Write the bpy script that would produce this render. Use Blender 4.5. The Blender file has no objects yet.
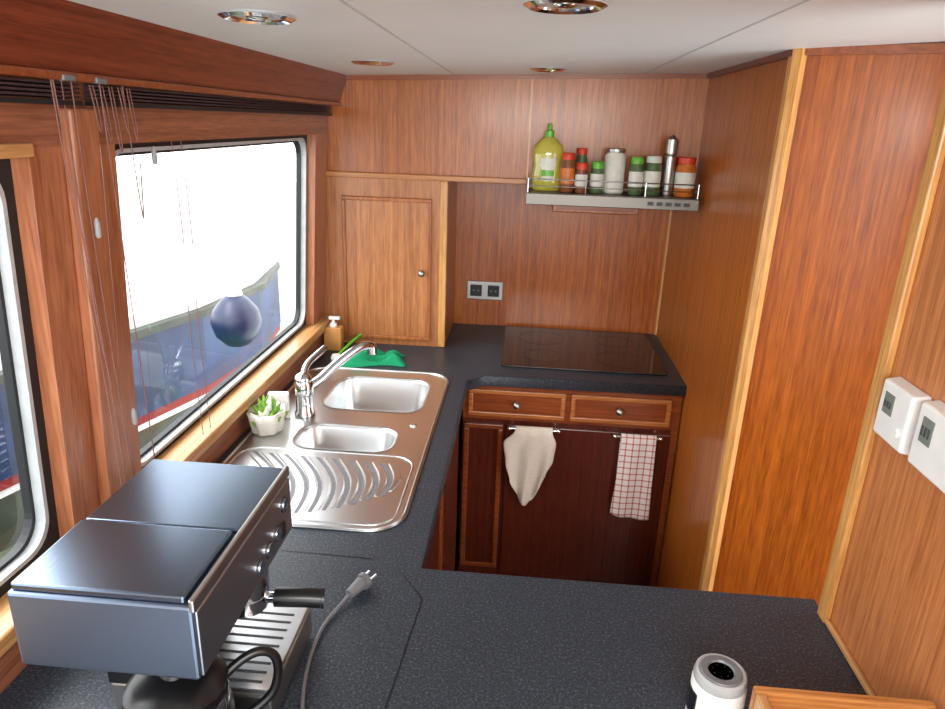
import bpy, bmesh, math, random
from mathutils import Vector, Matrix
random.seed(4)
sc=bpy.context.scene
try: sc.view_settings.view_transform='Standard'
except Exception: pass
col=sc.collection

# ---------------------------------------------------------------- materials
def srgb(*c):
    return tuple(((x/255)/12.92 if x/255<=.04045 else ((x/255+.055)/1.055)**2.4) for x in c)+(1,)
def newmat(name):
    m=bpy.data.materials.new(name); m.use_nodes=True
    nt=m.node_tree; b=nt.nodes['Principled BSDF']; return m,nt,b
def plain(name,c,rough=.5,metal=0,spec=.5,coat=0,trans=0,emit=None,noise=.06,nscale=30):
    m,nt,b=newmat(name)
    b.inputs['Roughness'].default_value=rough; b.inputs['Metallic'].default_value=metal
    b.inputs['Specular IOR Level'].default_value=spec
    b.inputs['Coat Weight'].default_value=coat
    b.inputs['Transmission Weight'].default_value=trans
    tc=nt.nodes.new('ShaderNodeTexCoord'); n=nt.nodes.new('ShaderNodeTexNoise'); n.inputs['Scale'].default_value=nscale
    n.inputs['Detail'].default_value=3
    r=nt.nodes.new('ShaderNodeValToRGB')
    c=srgb(*c); lo=tuple(max(0,v*(1-noise*2)) for v in c[:3])+(1,); hi=tuple(min(1,v*(1+noise)) for v in c[:3])+(1,)
    r.color_ramp.elements[0].color=lo; r.color_ramp.elements[0].position=.3
    r.color_ramp.elements[1].color=hi; r.color_ramp.elements[1].position=.7
    nt.links.new(tc.outputs['Object'],n.inputs['Vector']); nt.links.new(n.outputs['Fac'],r.inputs['Fac']); nt.links.new(r.outputs['Color'],b.inputs['Base Color'])
    return m
def wood(name,dark,light,axis='Z',rough=.33,coat=.2,s=1.0,off=0,contrast=.17):
    m,nt,b=newmat(name); L=nt.links.new
    tc=nt.nodes.new('ShaderNodeTexCoord')
    def noise(across,along,detail):
        mp=nt.nodes.new('ShaderNodeMapping'); v=[across*s]*3; v['XYZ'.index(axis)]=along*s
        mp.inputs['Scale'].default_value=v; mp.inputs['Location'].default_value=(off,off*1.7,off*.6)
        n=nt.nodes.new('ShaderNodeTexNoise'); n.inputs['Scale'].default_value=1; n.inputs['Detail'].default_value=detail
        n.inputs['Roughness'].default_value=.6
        L(tc.outputs['Object'],mp.inputs['Vector']); L(mp.outputs['Vector'],n.inputs['Vector']); return n.outputs['Fac']
    a=noise(75,.12,2); c=noise(320,4,2); d=noise(170,13,2)
    def math_(op,x,y):
        q=nt.nodes.new('ShaderNodeMath'); q.operation=op
        for i,t in enumerate((x,y)):
            if isinstance(t,(int,float)): q.inputs[i].default_value=t
            else: L(t,q.inputs[i])
        return q.outputs[0]
    f=math_('ADD',math_('MULTIPLY',a,.40),math_('ADD',math_('MULTIPLY',c,.22),math_('MULTIPLY',d,.38)))
    r=nt.nodes.new('ShaderNodeValToRGB')
    r.color_ramp.elements[0].position=.5-contrast*.75; r.color_ramp.elements[1].position=.5+contrast*.75
    r.color_ramp.elements[0].color=srgb(*dark); r.color_ramp.elements[1].color=srgb(*light)
    L(f,r.inputs['Fac']); L(r.outputs['Color'],b.inputs['Base Color'])
    bp=nt.nodes.new('ShaderNodeBump'); bp.inputs['Strength'].default_value=.03; bp.inputs['Distance'].default_value=.001
    L(f,bp.inputs['Height']); L(bp.outputs['Normal'],b.inputs['Normal'])
    b.inputs['Roughness'].default_value=rough; b.inputs['Coat Weight'].default_value=coat; b.inputs['Coat Roughness'].default_value=.16
    b.inputs['Specular IOR Level'].default_value=.4
    return m
def steel(name,c,rough=.25,axis=None):
    m,nt,b=newmat(name); L=nt.links.new
    b.inputs['Metallic'].default_value=1; b.inputs['Base Color'].default_value=srgb(*c); b.inputs['Roughness'].default_value=rough
    tc=nt.nodes.new('ShaderNodeTexCoord'); mp=nt.nodes.new('ShaderNodeMapping')
    v=[300,300,300]
    if axis: v['XYZ'.index(axis)]=6
    mp.inputs['Scale'].default_value=v
    n=nt.nodes.new('ShaderNodeTexNoise'); n.inputs['Scale'].default_value=1
    bp=nt.nodes.new('ShaderNodeBump'); bp.inputs['Strength'].default_value=.05; bp.inputs['Distance'].default_value=.001
    L(tc.outputs['Object'],mp.inputs['Vector']);L(mp.outputs['Vector'],n.inputs['Vector']);L(n.outputs['Fac'],bp.inputs['Height']);L(bp.outputs['Normal'],b.inputs['Normal'])
    return m

M_wall=wood('mahogany_wall',(130,66,24),(188,110,50),off=1)
M_wallR=wood('mahogany_side',(134,68,18),(192,110,42),off=4)
M_wallC=wood('mahogany_right',(156,90,48),(206,134,80),off=14)
M_wallB=wood('mahogany_panel',(122,56,10),(174,92,26),off=7)
M_cab=wood('mahogany_cupboard',(140,84,44),(190,126,76),off=9)
M_recess=wood('mahogany_recess',(132,62,20),(190,106,42),off=12)
M_trim=wood('light_trim_wood',(176,118,60),(222,168,98),off=3)
M_trimY=wood('light_trim_wood_long',(166,116,66),(210,160,104),axis='Y',off=3)
M_trimX=wood('light_trim_wood_cross',(156,94,46),(200,138,76),axis='X',off=3)
M_red=wood('red_mahogany_long',(84,34,22),(128,64,42),axis='Y',off=5)
M_head=wood('window_head_wood',(118,68,46),(168,108,78),axis='Y',off=5)
M_redX=wood('red_mahogany_cross',(112,54,24),(150,80,42),axis='X',off=5)
M_redZ=wood('red_mahogany_post',(138,80,52),(184,120,84),axis='Z',off=6)
M_dframe=wood('door_frame_wood',(136,72,30),(178,110,58),axis='Z',off=6)
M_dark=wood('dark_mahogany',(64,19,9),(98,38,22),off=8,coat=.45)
M_draw=wood('drawer_mahogany',(108,46,18),(152,78,38),axis='X',off=2)
M_frame=wood('drawer_frame',(148,80,36),(192,120,62),axis='X',off=2)
M_floor=wood('teak_floor',(70,44,28),(120,80,50),axis='Y',off=2)
M_ceil=plain('ceiling_panel',(224,229,228),rough=.45,noise=.02,nscale=4)
M_seam=plain('ceiling_seam',(190,192,190),rough=.6)
M_steel=steel('stainless',(178,176,172),.34)
M_hood=steel('hood_steel',(118,114,108),.42,'X')
M_sink=steel('sink_steel',(222,225,226),.3,'X')
M_alu=plain('window_aluminium',(176,182,184),rough=.4)
M_chrome=steel('chrome',(225,228,232),.08)
M_mach=steel('machine_steel',(112,126,144),.27,'Y')
M_machD=steel('machine_side',(120,134,154),.38,'Z')
M_black=plain('black_plastic',(18,18,20),rough=.3)
M_rubber=plain('rubber',(22,24,28),rough=.55)
M_glassblk=plain('hob_glass',(20,14,11),rough=.06,spec=.8)
M_white=plain('white_plastic',(232,232,228),rough=.35,noise=.02)
M_cer=plain('white_ceramic',(236,236,226),rough=.25,noise=.03)
M_lcd=plain('lcd',(122,130,122),rough=.2)
M_cream=plain('cream_cloth',(222,208,192),rough=.95,noise=.08,nscale=300)
M_greenc=plain('green_cloth',(0,140,92),rough=.9,noise=.15,nscale=200)
M_leaf=plain('leaf_green',(120,170,60),rough=.6,noise=.2)
M_orange=plain('soap_orange',(206,146,84),rough=.3)
M_yellow=plain('soap_yellow',(214,206,84),rough=.1,coat=.5,trans=.35)
M_gcap=plain('green_cap',(96,176,50),rough=.35)
M_redcap=plain('red_cap',(206,60,34),rough=.4)
M_orcap=plain('orange_spice',(204,112,40),rough=.4,noise=.2,nscale=200)
M_dgreen=plain('herb_green',(84,108,66),rough=.3,noise=.3,nscale=250,coat=.5)
M_label=plain('paper_label',(220,218,208),rough=.6)
M_brown=plain('spice_brown',(136,78,46),rough=.3,noise=.3,nscale=250,coat=.5)
M_blind=plain('blind_pleat',(62,42,46),rough=.7,noise=.2,nscale=60)
M_cord=plain('blind_cord',(132,92,84),rough=.8)
M_tass=plain('cord_tassel',(150,150,150),rough=.5)
M_grey=plain('grey_plastic',(110,112,116),rough=.4)
M_lgrey=plain('light_grey_plastic',(176,178,178),rough=.35)
M_dgrey=plain('dark_grey',(58,62,66),rough=.5,noise=.2,nscale=200)
M_panel=steel('machine_front',(176,180,186),.34,'Y')
M_navy=plain('hull_navy',(22,52,98),rough=.4,noise=.3,nscale=4)
M_nseam=plain('hull_plank_seam',(16,34,66),rough=.6)
M_hred=plain('hull_red',(140,30,36),rough=.5)
M_hwhite=plain('hull_white',(230,232,235),rough=.4)
M_hgrey=plain('hull_grey',(62,70,60),rough=.5,noise=.3,nscale=5)
M_water=plain('canal_water',(84,96,70),rough=.12,noise=.3,nscale=2)
M_fend=plain('fender_navy',(26,44,76),rough=.35)
M_lens=plain('lamp_lens',(170,172,170),rough=.3)

def counter_mat():
    m,nt,b=newmat('speckled_worktop'); L=nt.links.new
    tc=nt.nodes.new('ShaderNodeTexCoord')
    n=nt.nodes.new('ShaderNodeTexNoise'); n.inputs['Scale'].default_value=230; n.inputs['Detail'].default_value=3; n.inputs['Roughness'].default_value=.7
    n2=nt.nodes.new('ShaderNodeTexNoise'); n2.inputs['Scale'].default_value=40; n2.inputs['Detail'].default_value=5
    r=nt.nodes.new('ShaderNodeValToRGB'); e=r.color_ramp.elements
    e[0].position=.34; e[0].color=srgb(25,30,37); e[1].position=.70; e[1].color=srgb(106,120,134)
    k=e.new(.54); k.color=srgb(51,60,71)
    mx=nt.nodes.new('ShaderNodeMixRGB'); mx.blend_type='MULTIPLY'; mx.inputs['Fac'].default_value=.35
    L(tc.outputs['Object'],n.inputs['Vector']);L(tc.outputs['Object'],n2.inputs['Vector']);L(n.outputs['Fac'],r.inputs['Fac'])
    L(r.outputs['Color'],mx.inputs['Color1']);L(n2.outputs['Fac'],mx.inputs['Color2']);L(mx.outputs['Color'],b.inputs['Base Color'])
    b.inputs['Roughness'].default_value=.42
    return m
M_ctr=counter_mat()
def check_mat():
    m,nt,b=newmat('checked_towel'); L=nt.links.new
    tc=nt.nodes.new('ShaderNodeTexCoord'); sp=nt.nodes.new('ShaderNodeSeparateXYZ'); L(tc.outputs['Object'],sp.inputs[0])
    outs=[]
    for ax in ('X','Z'):
        a=nt.nodes.new('ShaderNodeMath');a.operation='MULTIPLY';a.inputs[1].default_value=1/.024;L(sp.outputs[ax],a.inputs[0])
        f=nt.nodes.new('ShaderNodeMath');f.operation='FRACT';L(a.outputs[0],f.inputs[0])
        g=nt.nodes.new('ShaderNodeMath');g.operation='LESS_THAN';g.inputs[1].default_value=.2;L(f.outputs[0],g.inputs[0]);outs.append(g.outputs[0])
    s=nt.nodes.new('ShaderNodeMath');s.operation='ADD';L(outs[0],s.inputs[0]);L(outs[1],s.inputs[1])
    r=nt.nodes.new('ShaderNodeValToRGB');r.color_ramp.interpolation='CONSTANT';e=r.color_ramp.elements
    h=nt.nodes.new('ShaderNodeMath');h.operation='MULTIPLY';h.inputs[1].default_value=.45;L(s.outputs[0],h.inputs[0]);L(h.outputs[0],r.inputs['Fac'])
    e[0].color=srgb(232,226,222);e[0].position=0;e[1].color=srgb(210,142,130);e[1].position=.4
    k=e.new(.8);k.color=srgb(150,70,90)
    L(r.outputs['Color'],b.inputs['Base Color']);b.inputs['Roughness'].default_value=.95
    return m
M_check=check_mat()
def pane_mat():
    m=bpy.data.materials.new('window_glass');m.use_nodes=True;nt=m.node_tree;nt.nodes.clear()
    t=nt.nodes.new('ShaderNodeBsdfTransparent');g=nt.nodes.new('ShaderNodeBsdfGlossy');g.inputs['Roughness'].default_value=.02
    mx=nt.nodes.new('ShaderNodeMixShader');mx.inputs[0].default_value=.08;o=nt.nodes.new('ShaderNodeOutputMaterial')
    nt.links.new(t.outputs[0],mx.inputs[1]);nt.links.new(g.outputs[0],mx.inputs[2]);nt.links.new(mx.outputs[0],o.inputs[0]);return m
M_pane=pane_mat()

# ---------------------------------------------------------------- mesh helpers
def group(name):
    e=bpy.data.objects.new(name,None); col.objects.link(e); e.empty_display_size=.05; return e
def mk(name,verts,faces,mat,parent=None,smooth=False,bevel=0,seg=2):
    me=bpy.data.meshes.new(name); me.from_pydata([tuple(v) for v in verts],[],faces)
    bm=bmesh.new(); bm.from_mesh(me); bmesh.ops.recalc_face_normals(bm,faces=bm.faces)
    if bevel>0:
        bmesh.ops.bevel(bm,geom=[e for e in bm.edges if len(e.link_faces)==2 and e.calc_face_angle(0)>.6],offset=bevel,segments=seg,affect='EDGES',profile=.5)
    bm.to_mesh(me); bm.free()
    if smooth:
        for p in me.polygons: p.use_smooth=True
    me.materials.append(mat); o=bpy.data.objects.new(name,me); col.objects.link(o)
    if parent: o.parent=parent
    return o
def box(name,x0,x1,y0,y1,z0,z1,mat,parent=None,bevel=0):
    v=[(x,y,z) for z in (z0,z1) for y in (y0,y1) for x in (x0,x1)]
    f=[(0,1,3,2),(4,6,7,5),(0,4,5,1),(2,3,7,6),(0,2,6,4),(1,5,7,3)]
    return mk(name,v,f,mat,parent,bevel=bevel)
def prism(name,pts,z0,z1,mat,parent=None,bevel=0):
    n=len(pts); v=[(x,y,z0) for x,y in pts]+[(x,y,z1) for x,y in pts]
    f=[tuple(range(n))[::-1],tuple(range(n,2*n))]+[(i,(i+1)%n,n+(i+1)%n,n+i) for i in range(n)]
    return mk(name,v,f,mat,parent,bevel=bevel)
def hexa(name,v8,mat,parent=None,bevel=0):
    f=[(0,1,2,3),(4,7,6,5),(0,4,5,1),(1,5,6,2),(2,6,7,3),(3,7,4,0)]
    return mk(name,v8,f,mat,parent,bevel=bevel)
def loft(name,rings,mat,parent=None,cap0=False,cap1=False,smooth=True,closed=False):
    n=len(rings[0]); v=[p for r in rings for p in r]; f=[]
    R=len(rings)
    for k in range(R if closed else R-1):
        a=k*n; b=((k+1)%R)*n
        for i in range(n): f.append((a+i,a+(i+1)%n,b+(i+1)%n,b+i))
    if cap0: f.append(tuple(range(n))[::-1])
    if cap1: f.append(tuple(range((R-1)*n,R*n)))
    return mk(name,v,f,mat,parent,smooth=smooth)
def autosm(o,a=40):
    me=o.data
    bm=bmesh.new();bm.from_mesh(me)
    for e in bm.edges:
        e.smooth = not (len(e.link_faces)==2 and e.calc_face_angle(0)>math.radians(a))
    bm.to_mesh(me);bm.free()
def lathe(name,cx,cy,prof,mat,parent=None,n=28,smooth=True,sx=1,sy=1,rot=None):
    rings=[]
    for r,z in prof:
        rings.append([(cx+r*sx*math.cos(2*math.pi*i/n),cy+r*sy*math.sin(2*math.pi*i/n),z) for i in range(n)])
    o=loft(name,rings,mat,parent,cap0=True,cap1=True,smooth=smooth)
    if smooth: autosm(o)
    return o
def cyl(name,p0,p1,r,mat,parent=None,n=20,r2=None):
    p0=Vector(p0);p1=Vector(p1);d=(p1-p0).normalized();a=d.orthogonal().normalized();b=d.cross(a)
    r2=r if r2 is None else r2
    rings=[[tuple(p+a*q*math.cos(2*math.pi*i/n)+b*q*math.sin(2*math.pi*i/n)) for i in range(n)] for p,q in ((p0,r),(p1,r2))]
    o=loft(name,rings,mat,parent,True,True); autosm(o); return o
def ball(name,c,r,mat,parent=None,n=18,sc_=(1,1,1)):
    rings=[]
    for k in range(1,n):
        t=math.pi*k/n
        rings.append([(c[0]+sc_[0]*r*math.sin(t)*math.cos(2*math.pi*i/24),c[1]+sc_[1]*r*math.sin(t)*math.sin(2*math.pi*i/24),c[2]-sc_[2]*r*math.cos(t)) for i in range(24)])
    return loft(name,rings,mat,parent,True,True)
def conv(cu,name,mat,parent,smooth=False,z=0):
    t=bpy.data.objects.new('tmp',cu);t.location=(0,0,z);col.objects.link(t)
    dg=bpy.context.evaluated_depsgraph_get();dg.update()
    me=bpy.data.meshes.new_from_object(t.evaluated_get(dg));me.name=name
    me.transform(Matrix.Translation((0,0,z)))
    bpy.data.objects.remove(t);bpy.data.curves.remove(cu)
    me.materials.clear();me.materials.append(mat)
    if smooth:
        for p in me.polygons:p.use_smooth=True
    o=bpy.data.objects.new(name,me);col.objects.link(o)
    if parent:o.parent=parent
    return o
def tube(name,pts,r,mat,parent=None,res=6,cyclic=False,kind='NURBS'):
    cu=bpy.data.curves.new(name,'CURVE');cu.dimensions='3D';sp=cu.splines.new(kind)
    sp.points.add(len(pts)-1)
    for i,p in enumerate(pts): sp.points[i].co=(*p,1)
    if kind=='NURBS': sp.order_u=3;sp.use_endpoint_u=True
    sp.use_cyclic_u=cyclic
    cu.bevel_depth=r;cu.bevel_resolution=3;cu.use_fill_caps=True;cu.resolution_u=res
    return conv(cu,name,mat,parent,True)
def plate(name,loops,zt,th,mat,parent=None,bev=.0):
    cu=bpy.data.curves.new(name,'CURVE');cu.dimensions='2D';cu.fill_mode='BOTH';cu.extrude=th/2-bev;cu.bevel_depth=bev;cu.bevel_resolution=2
    for L in loops:
        sp=cu.splines.new('POLY');sp.points.add(len(L)-1)
        for i,p in enumerate(L): sp.points[i].co=(p[0],p[1],0,1)
        sp.use_cyclic_u=True
    return conv(cu,name,mat,parent,False,zt-th/2)
def rrect(x0,x1,y0,y1,r,n=6):
    out=[]
    for cx,cy,a0 in ((x1-r,y1-r,0),(x0+r,y1-r,90),(x0+r,y0+r,180),(x1-r,y0+r,270)):
        for k in range(n+1):
            a=math.radians(a0+90*k/n); out.append((cx+r*math.cos(a),cy+r*math.sin(a)))
    return out

# ---------------------------------------------------------------- room shell
def LX(z): return -.73-(1.7-z)*.053
def CZ(x): return 1.912+.032*x
def lw(name,y0,y1,z0,z1,mat,a=0.0,b=-.055,parent=None,bevel=0):
    v=[(LX(z0)+a,y0,z0),(LX(z0)+b,y0,z0),(LX(z0)+b,y1,z0),(LX(z0)+a,y1,z0),
       (LX(z1)+a,y0,z1),(LX(z1)+b,y0,z1),(LX(z1)+b,y1,z1),(LX(z1)+a,y1,z1)]
    return hexa(name,v,mat,parent,bevel)
WZ0,WZ1=1.008,1.692
YE=2.546
WY0=1.205
WL=group('wall_left')
lw('below_windows',-.8,YE,0,WZ0,M_red,parent=WL)
lw('above_windows',-.8,YE,WZ1,1.93,M_head,parent=WL)
lw('post_middle',.985,WY0,WZ0,WZ1,M_redZ,parent=WL)
lw('post_far',2.40,YE,WZ0,WZ1,M_redZ,parent=WL)
lw('post_near',-.8,.02,WZ0,WZ1,M_redZ,parent=WL)
lw('post_strip',1.06,1.13,.99,1.75,M_redZ,a=.022,b=0,parent=WL,bevel=.004)
lw('head_strip_near',.02,.985,1.68,1.70,M_trimY,a=.010,b=0,parent=WL,bevel=.003)
S=group('trim_1')
box('sill_board',-.80,-.730,-.8,YE,.980,1.009,M_trimY,S,bevel=.004)
box('sill_apron',-.78,-.755,-.8,YE,.901,.980,M_head,S)
C_=group('trim_2')
hexa('cornice_board',[(-.685,-.8,1.795),(-.705,-.8,1.795),(-.705,2.545,1.795),(-.685,2.545,1.795),(-.65,-.8,1.893),(-.67,-.8,1.893),(-.67,2.545,1.893),(-.65,2.545,1.893)],M_red,C_)
box('cornice_lip',-.698,-.676,-.8,2.545,1.788,1.80,M_redX,C_,bevel=.003)

box('wall_right',.60,.64,-.8,1.10,0,1.99,M_wallC)
box('wall_side',.60,.62,1.74,2.93,0,1.99,M_wallR)
prism('wall_passage',[(.60,1.742),(1.35,1.35),(1.365,1.378),(.612,1.772)],0,2.0,M_wallB)
box('wall_back',-.90,.62,2.90,2.94,0,1.99,M_recess)
hexa('ceiling',[(-.72,-.8,CZ(-.72)),(1.5,-.8,CZ(1.5)),(1.5,2.93,CZ(1.5)),(-.72,2.93,CZ(-.72)),
                (-.72,-.8,2.02),(1.5,-.8,2.02),(1.5,2.93,2.02),(-.72,2.93,2.02)],M_ceil)
for i,x in enumerate((-.27,.37)):
    z=CZ(x)
    box('trim_%d'%(3+i),x-.0025,x+.0025,-.8,2.545,z-.0012,z+.003,M_seam)
box('floor',-.9,1.5,-.8,2.94,-.05,0,M_floor)

U=group('wall_upper_panelling')
box('panel_left',-.80,-.002,2.55,2.60,1.55,1.96,M_wall,U)
box('panel_right',.002,.60,2.55,2.60,1.55,1.96,M_wall,U)
box('panel_bottom',-.80,.60,2.56,2.90,1.55,1.565,M_dark,U)
box('joint',-.003,.003,2.548,2.56,1.55,1.95,M_trim,U)
T=group('trim_5')
box('ledge_strip',-.742,.0,2.535,2.55,1.542,1.562,M_trimX,T,bevel=.003)
hexa('top_moulding',[(-.66,2.532,CZ(-.66)-.014),(.60,2.532,CZ(.6)-.014),(.60,2.55,CZ(.6)-.014),(-.66,2.55,CZ(-.66)-.014),
     (-.66,2.532,CZ(-.66)),(.60,2.532,CZ(.6)),(.60,2.55,CZ(.6)),(-.66,2.55,CZ(-.66))],M_redX,T)
T=group('trim_6')
box('side_top_moulding',.585,.60,1.74,2.53,CZ(.6)-.015,CZ(.6),M_red,T)
prism('corner_strip',[(.60,1.72),(.586,1.735),(.586,1.762),(.60,1.762),(.622,1.751),(.616,1.73)],0,CZ(.6),M_trim,T)
prism('passage_top_moulding',[(.61,1.722),(1.35,1.335),(1.35,1.35),(.615,1.735)],CZ(.6)-.014,CZ(.6)+.004,M_redX,T)
T=group('trim_7')
box('wall_end_strip',.588,.60,1.072,1.102,.9,1.93,M_trim,T,bevel=.003)
box('worktop_edge_strip',.590,.60,.775,1.072,.901,.912,M_trimY,T,bevel=.003)
box('side_corner_bead',.592,.60,2.885,2.90,.9,1.5,M_trim,T)

# ---------------------------------------------------------------- windows
def wring(name,y0,y1,z0,z1,ro,ri,w,o1,o2,mat,parent):
    A=rrect(y0,y1,z0,z1,ro,6);B=rrect(y0+w,y1-w,z0+w,z1-w,ri,6)
    f=lambda L,o:[(LX(z)+o,y,z) for y,z in L]
    return loft(name,[f(A,o1),f(B,o1),f(B,o2),f(A,o2)],mat,parent,smooth=False,closed=True)
def window(idx,y0,y1,z0,z1,w=.014):
    W=group('window_%d'%idx)
    wring('rubber_frame',y0,y1,z0,z1,.004,.055,w,-.03,-.06,M_rubber,W)
    wring('alu_frame',y0+w-.003,y1-w+.003,z0+w-.003,z1-w+.003,.052,.05,.008,-.027,-.045,M_alu,W)
    wring('outer_seal',y0+w,y1-w,z0+w,z1-w,.052,.05,.012,-.045,-.06,M_rubber,W)
    ya,yb,za,zb=y0+.015,y1-.015,z0+.015,z1-.015
    mk('pane',[(LX(za)-.052,ya,za),(LX(za)-.052,yb,za),(LX(zb)-.052,yb,zb),(LX(zb)-.052,ya,zb)],[(0,1,2,3)],M_pane,W)
window(1,WY0,2.40,WZ0,WZ1)
window(2,.02,.985,WZ0,WZ1,w=.026)
def blind(y0,y1):
    B=group('pleated_blind')
    for k in range(4):
        z=1.786-k*.006
        hexa('pleat_%d'%k,[(-.728,y0,z-.005),(-.70,y0,z-.003),(-.70,y1,z-.003),(-.728,y1,z-.005),(-.728,y0,z),(-.70,y0,z),(-.70,y1,z),(-.728,y1,z)],M_blind,B)
    box('bottom_rail',-.73,-.698,y0,y1,1.754,1.761,M_rubber,B)
    return B
blind(1.13,2.50); blind(-.2,1.08)
K=group('blind_cord_set')
for i,(y,zb,x) in enumerate(((1.00,1.05,-.69),(1.03,1.0,-.70),(1.045,.96,-.695),(1.10,1.02,-.68),(1.19,1.66,-.69),(1.0,1.3,-.68))):
    pts=[(x,y+.01*math.sin(i),1.79),(x-.004,y+.012,1.55),(x+.003,y+.02-.01*i/3,(1.5+zb)/2),(x-.006,y+.03,zb)]
    tube('cord_%d'%i,pts,.0011,M_cord,K)
for i in range(5):
    y=1.09+.026*i; dz=.016*(i%3)
    tube('loop_%d'%i,[(-.690,y,1.785),(-.686,y,1.755-dz),(-.685,y+.002,1.725-dz),(-.685,y+.007,1.712-dz),(-.686,y+.012,1.725-dz),(-.688,y+.013,1.755-dz),(-.692,y+.012,1.785)],.0010,M_cord,K)
for i,(y,z,x) in enumerate(((1.06,1.565,-.69),(1.085,1.22,-.688),(1.26,1.67,-.69))):
    lathe('tassel_%d'%i,x,y,[(.002,z+.018),(.0045,z+.010),(.005,z-.010),(.003,z-.014)],M_tass,K,n=12)
for i,y in enumerate((1.02,1.10)):
    box('bracket_%d'%i,-.685,-.673,y-.014,y+.014,1.787,1.796,M_grey,K,bevel=.002)
K=group('blind_pull_cord')
for i,y in enumerate((1.42,1.46)):
    tube('cord_%d'%i,[(-.74,y,1.75),(-.735,y+.01,1.5),(-.74,y-.005,1.3),(-.745,y+.02,1.012)],.001,M_cord,K)

# ---------------------------------------------------------------- worktop and base cabinets
sinkhole=rrect(-.715,-.245,1.27,2.22,.07)
outer=[(-.765,.3),(.598,.3),(.598,1.14),(-.17,1.14),(-.17,2.2),(-.11,2.262),(.598,2.275),(.598,2.898),(-.288,2.898),(-.288,2.548),(-.765,2.548)]
CT=group('kitchen_worktop')
plate('worktop_slab',[outer,sinkhole[::-1]],.90,.04,M_ctr,CT,bev=.004)
def groove(name,pts,w=.0013):
    for i in range(len(pts)-1):
        a=Vector(pts[i]);b=Vector(pts[i+1]);d=(b-a).normalized();n=Vector((-d.y,d.x))*w
        mk('%s_%d'%(name,i),[(*(a+n),.9006),(*(a-n),.9006),(*(b-n),.9006),(*(b+n),.9006)],[(0,1,2,3)],M_black,CT)
groove('joint_a',[(-.60,1.17),(-.27,1.16)])
groove('joint_b',[(-.20,1.12),(-.15,1.05),(-.19,.5)])
groove('joint_c',[(-.288,2.5),(-.17,2.25)],.001)

B=group('kitchen_base_cabinet')
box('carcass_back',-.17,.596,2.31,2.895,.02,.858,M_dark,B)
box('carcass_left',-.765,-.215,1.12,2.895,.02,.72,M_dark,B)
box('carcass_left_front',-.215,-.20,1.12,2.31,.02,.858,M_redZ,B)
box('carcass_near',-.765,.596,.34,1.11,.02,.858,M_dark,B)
for i,(a,b) in enumerate(((1.2,1.66),(1.70,2.2))):
    box('side_door_%d'%i,-.20,-.19,a,b,.1,.83,M_draw,B,bevel=.003)
    box('side_door_panel_%d'%i,-.19,-.186,a+.05,b-.05,.16,.78,M_dark,B,bevel=.002)
def framed(name,x0,x1,z0,z1,y,mat,fm,w=.016,parent=None,d=.012):
    box(name+'_panel',x0+w*.6,x1-w*.6,y-d*.5,y,z0+w*.6,z1-w*.6,mat,parent)
    box(name+'_top',x0,x1,y-d,y,z1-w,z1,fm,parent,bevel=.003)
    box(name+'_bottom',x0,x1,y-d,y,z0,z0+w,fm,parent,bevel=.003)
    box(name+'_left',x0,x0+w,y-d,y,z0+w,z1-w,fm,parent,bevel=.003)
    box(name+'_right',x1-w,x1,y-d,y,z0+w,z1-w,fm,parent,bevel=.003)
box('face_rail',-.185,.596,2.295,2.31,.02,.858,M_dark,B)
box('face_top_rail',-.185,.596,2.290,2.296,.72,.858,M_draw,B)
framed('drawer_left',-.165,.185,.735,.838,2.29,M_draw,M_frame,parent=B)
framed('drawer_right',.205,.560,.735,.838,2.29,M_draw,M_frame,parent=B)
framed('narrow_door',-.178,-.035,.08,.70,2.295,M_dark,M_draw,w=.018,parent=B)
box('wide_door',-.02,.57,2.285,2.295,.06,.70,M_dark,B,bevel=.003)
box('face_stile',.572,.596,2.288,2.296,.02,.72,M_draw,B)
for nm,x in (('knob_left',.01),('knob_right',.378)):
    cyl(nm+'_stem',(x,2.29,.79),(x,2.268,.79),.005,M_chrome,B)
    ball(nm,(x,2.262,.79),.015,M_steel,B,n=10)

# ---------------------------------------------------------------- tall cupboard on worktop
Q=group('corner_cupboard')
box('body',-.79,-.289,2.56,2.898,.901,1.545,M_cab,Q)
box('face',-.79,-.315,2.55,2.56,.901,1.542,M_cab,Q)
box('corner_post',-.315,-.287,2.545,2.575,.901,1.542,M_trim,Q,bevel=.004)
framed('door',-.685,-.345,.925,1.475,2.55,M_cab,M_dframe,w=.014,parent=Q,d=.014)
box('door_leaf',-.672,-.358,2.542,2.55,.94,1.46,M_cab,Q)
cyl('knob_stem',(-.378,2.542,1.20),(-.378,2.52,1.20),.005,M_chrome,Q)
ball('knob',(-.378,2.516,1.20),.014,M_steel,Q,n=10)

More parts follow.
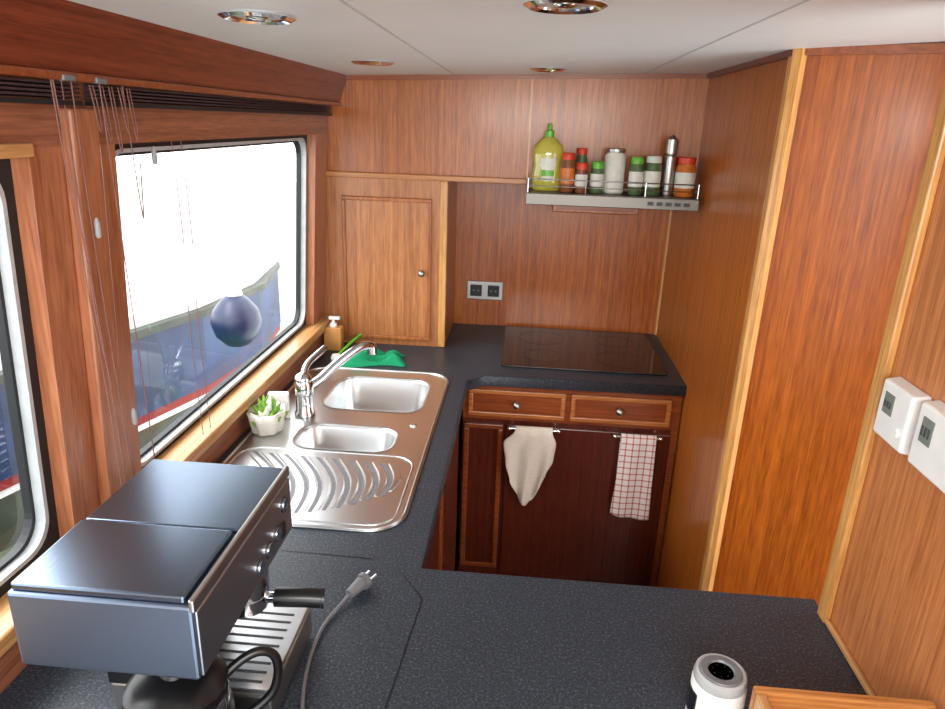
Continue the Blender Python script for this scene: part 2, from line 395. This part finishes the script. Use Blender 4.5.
# ---------------------------------------------------------------- sink
SK=group('stainless_sink')
b1=rrect(-.60,-.285,1.885,2.165,.065);b2=rrect(-.60,-.325,1.615,1.765,.055)
plate('sink_deck',[rrect(-.735,-.228,1.25,2.24,.085,8),b1[::-1],b2[::-1]],.9045,.004,M_sink,SK,bev=.0015)
tube('sink_rim',[(x,y,.905) for x,y in rrect(-.731,-.232,1.254,2.236,.08,8)],.0035,M_sink,SK,cyclic=True,kind='POLY')
def bowl(nm,x0,x1,y0,y1,r,depth):
    rings=[]
    for ins,z in ((-.006,.906),(0,.905),(.004,.895),(.012,.80 if depth>.12 else .84),(.022,.905-depth+.01),(.04,.905-depth),(.10 if depth>.12 else .06,.905-depth-.003)):
        rr=max(.012,r-ins*.5)
        rings.append([(x,y,z) for x,y in rrect(x0+ins,x1-ins,y0+ins,y1-ins,rr)])
    loft(nm,rings,M_sink,SK,cap1=True)
    cx,cy=(x0+x1)/2,(y0+y1)/2
    lathe(nm+'_drain',cx,cy,[(.028,.904-depth),(.028,.908-depth),(.02,.905-depth),(.004,.904-depth)],M_chrome,SK,n=20)
bowl('bowl_large',-.60,-.285,1.885,2.165,.065,.15)
bowl('bowl_small',-.60,-.325,1.615,1.765,.055,.10)
NR=10
for k in range(NR):
    t=k/(NR-1)
    xs=-.70+.39*t; xe=-.55+.265*t
    ys=1.575-.02*t; ye=1.292+.13*t*t
    pts=[]
    for j in range(11):
        u=j/10
        x=xs+(xe-xs)*u+.045*math.sin(math.pi*u)*(1-.6*t)
        y=ys+(ye-ys)*u
        pts.append((x,y))
    vs=[];fs=[]
    for j,(x,y) in enumerate(pts):
        e=math.sin(math.pi*min(1,max(0,(j+.6)/11.2)))**.5
        w=.0125*e*(1-.25*j/10)
        h=.9045+.005*e
        vs+= [(x-w,y,.9046),(x-w*.7,y,h),(x+w*.7,y,h),(x+w,y,.9046)]
    for j in range(10):
        a=j*4
        for q in range(3): fs.append((a+q,a+q+1,a+5+q,a+4+q))
    fs+= [(0,1,2,3),(40,43,42,41)]
    o=mk('drainer_rib_%d'%k,vs,fs,M_sink,SK,smooth=True); autosm(o,30)
    if k<NR-1:
        gv=[];gf=[]
        for j,(x,y) in enumerate(pts):
            dx=(.39/(NR-1))*(1-j/10)+(.265/(NR-1))*(j/10)
            w=.0065*(1-.3*j/10)
            gv+=[(x+dx*.5-w,y,.90475),(x+dx*.5+w,y,.90475)]
        for j in range(10): gf.append((2*j,2*j+1,2*j+3,2*j+2))
        mk('drainer_channel_%d'%k,gv,gf,M_grey,SK)
tube('drainer_edge',[(x,y,.9045) for x,y in rrect(-.716,-.250,1.272,1.60,.06)],.0025,M_sink,SK,cyclic=True,kind='POLY')
lathe('overflow_button',-.29,1.80,[(.010,.905),(.010,.908),(.007,.909)],M_sink,SK,n=16)

# ---------------------------------------------------------------- tap
TP=group('kitchen_mixer_tap')
tx,ty=-.622,1.825
lathe('tap_base',tx,ty,[(.030,.906),(.030,.914),(.025,.922),(.024,.97),(.029,.975),(.029,1.005),(.022,1.02),(.008,1.026)],M_chrome,TP)
tube('spout',[(tx,ty,.985),(tx+.03,ty+.03,.995),(tx+.07,ty+.08,1.035),(tx+.12,ty+.14,1.07),(tx+.15,ty+.175,1.080),(tx+.165,ty+.19,1.066)],.0145,M_chrome,TP)
cyl('aerator',(tx+.163,ty+.188,1.070),(tx+.165,ty+.19,1.045),.0155,M_chrome,TP)
tube('lever',[(tx,ty,1.02),(tx-.002,ty+.02,1.050),(tx+.015,ty+.08,1.065),(tx+.03,ty+.13,1.075)],.010,M_chrome,TP)
ball('cap',(tx,ty,1.018),.026,M_chrome,TP,n=12,sc_=(1,1,.8))

# ---------------------------------------------------------------- things by the sink
SD=group('soap_dispenser')
prism('bottle',rrect(-.740,-.672,2.43,2.475,.006),.901,.992,M_orange,SD,bevel=.002)
lathe('collar',-.706,2.452,[(.014,.992),(.014,1.005),(.006,1.007),(.006,1.022)],M_white,SD,n=16)
box('pump_head',-.722,-.680,2.442,2.462,1.020,1.032,M_white,SD,bevel=.003)
def cloth(name,cx,cy,w,d,z,h,mat,seed,parent=None):
    rnd=random.Random(seed);N=26;vs=[];fs=[]
    ph=[rnd.uniform(0,6) for _ in range(6)]
    for j in range(N+1):
        for i in range(N+1):
            u=i/N-.5;v=j/N-.5
            edge=max(0,1-(max(abs(u),abs(v))*2)**4)
            zz=z+.002+h*edge*(.5+.5*math.sin(11*u+ph[0]+3*math.sin(5*v+ph[1]))*math.cos(9*v+ph[2]))
            x=cx+w*u*(1+.15*math.sin(6*v+ph[3]));y=cy+d*v*(1+.2*math.sin(5*u+ph[4]))+.2*d*u
            vs.append((x,y,max(z+.001,zz)))
    for j in range(N):
        for i in range(N):
            a=j*(N+1)+i;fs.append((a,a+1,a+N+2,a+N+1))
    return mk(name,vs,fs,mat,parent,smooth=True)
cloth('green_dishcloth',-.515,2.345,.20,.14,.901,.045,M_greenc,3)
BR=group('dish_brush')
tube('handle',[(-.66,2.33,.915),(-.64,2.42,.935),(-.61,2.50,.95)],.006,M_gcap,BR)
lathe('bristle_head',-.662,2.32,[(.018,.902),(.02,.915),(.014,.925)],M_white,BR,n=16)
PB=group('ceramic_planter')
n=32;rings=[]
for r,z in ((.036,.906),(.048,.912),(.056,.95),(.060,.972),(.054,.972),(.048,.955),(.02,.95)):
    rings.append([(-.688+r*(1+.06*math.cos(8*2*math.pi*i/n))*math.cos(2*math.pi*i/n)*.85,1.70+r*(1+.06*math.cos(8*2*math.pi*i/n))*math.sin(2*math.pi*i/n),z) for i in range(n)])
loft('pot',rings,M_cer,PB,True,True)
for k in range(30):
    a=k*2.4;r=.006+.0013*k;z=1.018-.0016*k
    cx=-.688+r*math.cos(a)*.8;cy=1.70+r*math.sin(a)
    d=Vector((math.cos(a)*(.3+k*.03),math.sin(a)*(.3+k*.03),1)).normalized()*.030
    cyl('leaf_%d'%k,(cx,cy,z-.035),(cx+d.x,cy+d.y,z-.035+d.z),.010,M_leaf if k%5 else M_cer,PB,n=7,r2=.002)
SH=group('scouring_sponge')
prism('sponge',[(-.715,1.775),(-.655,1.785),(-.66,1.808),(-.72,1.80)],.906,.985,M_white,SH,bevel=.004)

# ---------------------------------------------------------------- hob
H=group('ceramic_hob')
plate('hob_glass',[rrect(-.055,.548,2.36,2.868,.008)],.907,.006,M_glassblk,H,bev=.001)
M_ringm=plain('hob_ring',(44,40,40),rough=.2)
for i,(x,y,r) in enumerate(((.10,2.50,.075),(.40,2.50,.095),(.10,2.73,.095),(.40,2.73,.075))):
    A=[(x+r*math.cos(2*math.pi*k/40),y+r*math.sin(2*math.pi*k/40),.9074) for k in range(40)]
    Bq=[(x+(r-.002)*math.cos(2*math.pi*k/40),y+(r-.002)*math.sin(2*math.pi*k/40),.9074) for k in range(40)]
    loft('ring_%d'%i,[A,Bq],M_ringm,H)

# ---------------------------------------------------------------- wall socket
SO=group('double_wall_socket')
box('plate',-.235,-.075,2.889,2.899,1.015,1.098,M_steel,SO,bevel=.004)
for i,x in enumerate((-.193,-.117)):
    box('insert_%d'%i,x-.025,x+.025,2.885,2.89,1.032,1.082,M_black,SO,bevel=.003)
    cyl('hole_a_%d'%i,(x-.01,2.886,1.057),(x-.01,2.883,1.057),.004,M_grey,SO,n=10)
    cyl('hole_b_%d'%i,(x+.01,2.886,1.057),(x+.01,2.883,1.057),.004,M_grey,SO,n=10)

# ---------------------------------------------------------------- cooker hood
HD=group('cooker_hood')
HX=.580
box('front_tray',0.002,HX-.004,2.385,2.549,1.497,1.530,M_hood,HD,bevel=.003)
box('front_lip',0.0,HX,2.376,2.386,1.490,1.528,M_hood,HD,bevel=.002)
box('body_box',.10,.41,2.53,2.85,1.450,1.497,M_dframe,HD,bevel=.004)
box('body_front_panel',.115,.395,2.524,2.53,1.460,1.490,M_draw,HD)
for i in range(5):
    box('button_%d'%i,.41+i*.03,.43+i*.03,2.373,2.377,1.503,1.515,M_dgrey,HD)
tube('rail_wire',[(.006,2.545,1.575),(.006,2.38,1.575),(HX-.006,2.38,1.575),(HX-.006,2.545,1.575)],.0022,M_steel,HD,kind='POLY')
tube('rail_wire_low',[(.006,2.545,1.552),(.006,2.38,1.552),(HX-.006,2.38,1.552),(HX-.006,2.545,1.552)],.0016,M_steel,HD,kind='POLY')
for i,x in enumerate((.006,.2,.4,HX-.006)):
    cyl('rail_post_%d'%i,(x,2.38,1.53),(x,2.38,1.577),.0022,M_chrome,HD,n=8)

HZ=1.531
def jar(name,x,r,h,body,cap,y=2.44,caph=.022,label=None):
    g=group(name)
    z=HZ
    lathe('glass',x,y,[(r*.9,z),(r,z+.004),(r,z+h-caph-.012),(r*.8,z+h-caph-.002),(r*.8,z+h-caph)],body,g,n=22)
    lathe('lid',x,y,[(r*.88,z+h-caph),(r*.9,z+h-caph+.002),(r*.9,z+h-.003),(r*.82,z+h)],cap,g,n=22)
    if label:
        lathe('label',x,y,[(r+.0008,z+h*.22),(r+.0008,z+h*.62)],label,g,n=22)
    return g
DS=group('dish_soap_bottle')
x,y=.070,2.47
prof=[(.036,0),(.042,.006),(.045,.05),(.040,.085),(.045,.12),(.040,.15),(.022,.172),(.014,.178)]
lathe('bottle',x,y,[(r,HZ+z) for r,z in prof],M_yellow,DS,sx=1.2,sy=.62)
lathe('label',x,y,[(.0458,HZ+.035),(.0428,HZ+.08),(.0455,HZ+.11)],M_label,DS,sx=.9,sy=.66)
lathe('label_band',x,y,[(.0463,HZ+.050),(.0443,HZ+.07)],M_gcap,DS,sx=.8,sy=.68)
lathe('cap',x,y,[(.015,HZ+.178),(.015,HZ+.198),(.008,HZ+.204),(.007,HZ+.222),(.004,HZ+.224)],M_gcap,DS,n=16)
jar('spice_jar',.138,.025,.130,M_brown,M_redcap,label=M_orcap)
jar('spice_jar',.186,.021,.100,M_brown,M_redcap,y=2.43,label=M_label)
jar('spice_jar',.188,.020,.145,M_dgreen,M_redcap,y=2.505)
jar('spice_jar',.240,.023,.105,M_dgreen,M_gcap,label=M_label)
jar('storage_tin',.300,.036,.150,M_label,M_steel,y=2.47,caph=.014)
jar('spice_jar',.372,.024,.125,M_dgreen,M_gcap,label=M_label)
jar('spice_jar',.428,.029,.130,M_dgreen,M_label,label=M_label,y=2.45)
PG=group('pepper_grinder')
lathe('barrel',.484,2.46,[(.02,HZ),(.021,HZ+.004),(.021,HZ+.13),(.016,HZ+.135),(.021,HZ+.14),(.021,HZ+.185),(.012,HZ+.192),(.005,HZ+.2)],M_steel,PG)
jar('spice_jar',.539,.033,.130,M_orcap,M_redcap,label=M_label,y=2.45)

# ---------------------------------------------------------------- towel rails and towels
def rail(x0,x1,z):
    g=group('towel_rail')
    cyl('bar',(x0,2.262,z),(x1,2.262,z),.005,M_chrome,g,n=12)
    for i,x in enumerate((x0+.008,x1-.008)):
        cyl('post_%d'%i,(x,2.262,z),(x,2.2845,z),.004,M_chrome,g,n=10)
        ball('finial_%d'%i,(x0-.002 if i==0 else x1+.002,2.262,z),.009,M_chrome,g,n=8)
rail(-.01,.165,.70);rail(.372,.53,.695)
def towel(name,shape,zt,mat,folds,amp,seed=0,back=.16):
    N=36;vs=[];fs=[];rnd=random.Random(seed);p=rnd.uniform(0,6)
    rows=[]
    for k in range(8): rows.append((2.274,zt-back+back*k/8,0))
    for k in range(7):
        a=math.pi*k/6; rows.append((2.262+.011*math.cos(a),zt+.011*math.sin(a),0))
    for k in range(1,29): rows.append((2.250,None,k/28))
    for y,z,t in rows:
        for i in range(N+1):
            u=i/N
            for q in range(len(shape['x'])-1):
                if shape['x'][q][0]<=t<=shape['x'][q+1][0]: break
            a,b=shape['x'][q],shape['x'][q+1];s=(t-a[0])/(b[0]-a[0]);s=s*s*(3-2*s)
            xl=a[1]+(b[1]-a[1])*s;xr=a[2]+(b[2]-a[2])*s
            x=xl+(xr-xl)*u
            bt=shape['b'];m=u*(len(bt)-1);qi=min(int(m),len(bt)-2);zb=bt[qi]+(bt[qi+1]-bt[qi])*(m-qi)
            zz=z if z is not None else zt-(zt-zb)*t
            f=amp*(.35+.65*t)*(.5+.5*math.sin(folds*math.pi*2*u+p+2*t)) if t>0 else 0
            vs.append((x,y-f,zz))
    R=len(rows)
    for j in range(R-1):
        for i in range(N):
            a=j*(N+1)+i;fs.append((a,a+1,a+N+2,a+N+1))
    o=mk(name,vs,fs,mat,None,smooth=True)
    s=o.modifiers.new('s','SOLIDIFY');s.thickness=.002;s.offset=0
    return o
towel('cream_hand_towel',{'x':[(0,.01,.145),(.25,-.03,.16),(.6,-.02,.155),(1,.0,.13)],'b':[.50,.45,.41,.40,.42,.48,.52]},.70,M_cream,2.5,.024,seed=2)
towel('checked_tea_towel',{'x':[(0,.392,.515),(.5,.388,.518),(1,.38,.522)],'b':[.385,.375,.372,.368,.372]},.695,M_check,1.5,.008,seed=5)

# ---------------------------------------------------------------- espresso machine
E=group('espresso_machine')
X0,X1,Y0,Y1=-.578,-.354,.615,.942
box('head',X0,X1,Y0,Y1,1.108,1.214,M_machD,E,bevel=.004)
box('top_plate_far',X0+.004,X1-.004,.762,Y1-.004,1.214,1.221,M_mach,E,bevel=.002)
box('top_plate_near',X0+.004,X1-.010,Y0+.004,.756,1.214,1.225,M_mach,E,bevel=.003)
box('front_edge',X1-.004,X1+.003,Y0,Y1,1.206,1.223,M_steel,E,bevel=.002)
box('front_panel',X1,X1+.004,Y0+.004,Y1-.004,1.112,1.205,M_panel,E,bevel=.002)
box('column',X0+.01,-.47,.745,.93,.955,1.108,M_black,E)
box('base',X0+.01,-.325,.745,.937,.906,.955,M_steel,E,bevel=.004)
box('drip_tray',-.455,-.328,.748,.934,.955,.962,M_sink,E,bevel=.002)
for k in range(9):
    y=.762+k*.018
    box('slot_%d'%k,-.44,-.345,y,y+.004,.962,.9628,M_dgrey,E)
for i,(x,y) in enumerate(((-.54,.76),(-.54,.91),(-.35,.76),(-.35,.91))):
    cyl('foot_%d'%i,(x,y,.9005),(x,y,.907),.012,M_black,E,n=12)
lathe('group_head',-.40,.855,[(.034,1.045),(.036,1.05),(.036,1.085),(.03,1.108)],M_chrome,E)
lathe('portafilter_basket',-.40,.855,[(.022,1.015),(.033,1.022),(.034,1.045)],M_chrome,E)
cyl('portafilter_neck',(-.37,.858,1.036),(-.35,.86,1.036),.008,M_chrome,E)
tube('portafilter_handle',[(-.355,.86,1.036),(-.33,.862,1.036),(-.305,.866,1.035),(-.285,.87,1.032)],.0155,M_black,E)
cyl('handle_cap',(-.285,.87,1.032),(-.281,.871,1.0315),.016,M_black,E)
for i,(y,z) in enumerate(((.80,1.135),(.835,1.140),(.87,1.145),(.905,1.175))):
    cyl('button_%d'%i,(X1+.003,y,z),(X1+.008,y,z),.0105,M_chrome,E,n=18)
    cyl('button_ring_%d'%i,(X1+.003,y,z),(X1+.005,y,z),.0135,M_dgrey,E,n=18)
box('switch',X1+.003,X1+.008,.885,.90,1.125,1.150,M_black,E,bevel=.002)

J=group('coffee_jug')
jx,jy=-.415,.665
lathe('jug',jx,jy,[(.050,.901),(.062,.908),(.068,.95),(.067,1.0),(.060,1.03),(.058,1.045)],M_black,J)
lathe('lid',jx,jy,[(.061,1.045),(.063,1.050),(.05,1.062),(.018,1.070),(.014,1.08),(.008,1.085)],M_black,J)
lathe('band',jx,jy,[(.0635,1.015),(.064,1.020),(.0615,1.030)],M_chrome,J)
tube('handle',[(jx+.05,jy+.03,1.04),(jx+.075,jy+.05,1.062),(jx+.105,jy+.065,1.055),(jx+.112,jy+.066,1.02),(jx+.10,jy+.055,.975),(jx+.058,jy+.03,.96)],.0065,M_black,J)

PC=group('power_cable')
tube('cable',[(-.33,.50,.905),(-.29,.60,.905),(-.275,.72,.905),(-.31,.84,.905),(-.315,.95,.905),(-.295,1.01,.906),(-.283,1.035,.914)],.0032,M_grey,PC)
cyl('plug_body',(-.285,1.03,.914),(-.268,1.062,.917),.009,M_grey,PC,r2=.013)
cyl('plug_face',(-.268,1.062,.917),(-.263,1.071,.9175),.016,M_grey,PC)
cyl('pin_a',(-.271,1.076,.9175),(-.261,1.096,.918),.0025,M_chrome,PC,n=8)
cyl('pin_b',(-.256,1.067,.9175),(-.246,1.087,.918),.0025,M_chrome,PC,n=8)

# ---------------------------------------------------------------- foreground right
W=group('wooden_tray')
box('base_board',.352,.588,.45,.768,.901,.912,M_trimX,W)
box('side_far',.35,.588,.756,.77,.901,1.03,M_trimX,W,bevel=.003)
box('side_near',.35,.588,.45,.464,.901,1.03,M_trimX,W,bevel=.003)
box('side_left',.35,.364,.464,.756,.901,1.03,M_trimY,W,bevel=.003)
box('side_right',.574,.588,.464,.756,.901,1.03,M_trimY,W,bevel=.003)
G=group('salt_shaker')
cx,cy=.325,.822
lathe('body',cx,cy,[(.036,.901),(.040,.905),(.039,.980),(.037,.985)],M_white,G)
lathe('cap',cx,cy,[(.037,.985),(.038,.990),(.036,1.000),(.033,1.002),(.030,1.000)],M_lgrey,G)
lathe('cap_top',cx,cy,[(.031,1.000),(.029,1.003),(.020,1.003),(.018,1.0),(.002,1.0)],M_grey,G)
for k in range(7):
    a=k*math.pi*2/7
    cyl('hole_%d'%k,(cx+.012*math.cos(a),cy+.012*math.sin(a),1.000),(cx+.012*math.cos(a),cy+.012*math.sin(a),1.0015),.0012,M_black,G,n=8)
prism('dark_label',[(cx-.041*math.cos(a),cy-.041*math.sin(a)) for a in (-.3,-.1,.1,.3,.5)]+[(cx-.037*math.cos(a),cy-.037*math.sin(a)) for a in (.5,.3,.1,-.1,-.3)],.93,.97,M_black,G)

def thermo(y0,y1,z0,z1,d):
    g=group('wall_thermostat')
    v=[(.6,y0,z0),(.6,y1,z0),(.6-d,y1-.003,z0+.004),(.6-d,y0+.003,z0+.004),(.6,y0,z1),(.6,y1,z1),(.6-d,y1-.003,z1-.004),(.6-d,y0+.003,z1-.004)]
    hexa('case',v,M_white,g,bevel=.004)
    box('display',.6-d-.001,.6-d+.002,y1-.045,y1-.018,z0+.045,z1-.02,M_lcd,g)
    for k in range(3): box('digit_%d'%k,.6-d-.0018,.6-d-.0009,y1-.040+k*.008,y1-.036+k*.008,z0+.055,z1-.033,M_dgrey,g)
    cyl('dial',(.6-d,y0+.022,z0+.03),(.6-d-.004,y0+.022,z0+.03),.008,M_white,g,n=14)
thermo(.955,1.045,1.300,1.398,.026)
thermo(.82,.940,1.300,1.402,.026)

# ---------------------------------------------------------------- downlights
for x,y in ((-.44,1.16),(-.44,2.0),(.04,1.08),(.045,2.28)):
    g=group('ceiling_downlight');z=CZ(x)
    lathe('trim_ring',x,y,[(.058,z+.001),(.060,z-.003),(.052,z-.007),(.043,z-.004),(.040,z+.001)],M_chrome,g)
    lathe('lens',x,y,[(.041,z-.0015),(.002,z-.0025)],M_lens,g)
    ball('bulb',(x,y,z-.001),.018,M_chrome,g,n=8,sc_=(1,1,.35))

# ---------------------------------------------------------------- outside
N=group('neighbouring_barge')
def hull(o,z0,z1,nm,mat,bow=0):
    prism(nm,[(o,-9),(o,.5),(-.12+o,1.15+o),(-.42,1.75+o),(-.9,2.0+o),(-1.4,1.75+o),(-1.7-o,1.15),(-1.8-o,.5),(-1.8-o,-9)],z0,z1,mat,N)
hull(-.03,-.1,.15,'hull_bottom',M_hgrey)
hull(-.015,.15,.185,'hull_line_white',M_hwhite)
hull(-.01,.185,.235,'hull_line_red',M_hred)
hull(0,.235,.66,'hull_side',M_navy)
hull(.03,.66,.70,'rub_rail',M_hgrey)
hull(-.02,.70,.76,'bulwark',M_hwhite)
for k in range(7):
    cyl('plank_seam_%d'%k,(.0,-9,.29+k*.05),(.0,-1.0,.29+k*.05),.003,M_nseam,N,n=6)
N.location=(-1.94,3.12,0);N.rotation_euler=(0,0,math.radians(-17))
mk('canal_water',[(-14,-8,-.1),(-.95,-8,-.1),(-.95,20,-.1),(-14,20,-.1)],[(0,1,2,3)],M_water)
FD=group('boat_fender')
fx,fy,fz=-1.42,3.20,.76
lathe('fender_body',fx,fy,[(.01,fz-.13),(.06,fz-.118),(.105,fz-.07),(.125,fz),(.11,fz+.06),(.07,fz+.11),(.04,fz+.135)],M_fend,FD)
lathe('fender_eye',fx,fy,[(.04,fz+.13),(.035,fz+.175),(.022,fz+.20),(.006,fz+.205)],M_alu,FD)
tube('fender_rope',[(fx,fy,fz+.17),(fx+.01,fy+.02,fz+.5),(fx+.02,fy+.03,fz+1.6)],.008,M_hwhite,FD)

# ---------------------------------------------------------------- light
w=bpy.data.worlds.new('sky');sc.world=w;w.use_nodes=True;bg=w.node_tree.nodes['Background']
bg.inputs['Color'].default_value=(.96,.985,1,1);bg.inputs['Strength'].default_value=4.4
def area(name,loc,tgt,sx,sy,power,c=(1,1,1)):
    l=bpy.data.lights.new(name,'AREA');l.shape='RECTANGLE';l.size=sx;l.size_y=sy;l.energy=power;l.color=c
    o=bpy.data.objects.new(name,l);col.objects.link(o);o.location=loc
    o.rotation_euler=(Vector(tgt)-Vector(loc)).to_track_quat('-Z','Y').to_euler();return o
area('daylight_area_light',(-2.2,1.6,2.9),(0,1.8,.9),2.5,1.2,80,(1,.99,.97))
area('fill_area_light',(0.1,-.5,1.80),(0,2.9,1.2),1.0,.2,16,(1,.97,.93))  # added fill behind the camera, aimed at the back wall; no visible fitting

cam=bpy.data.objects.new('camera',bpy.data.cameras.new('camera'));col.objects.link(cam)
cam.location=(0,0,1.75);cam.rotation_euler=(1.2413,-.0331,.08)
cam.data.sensor_width=36;cam.data.lens=25.905;cam.data.clip_start=.02
sc.camera=cam
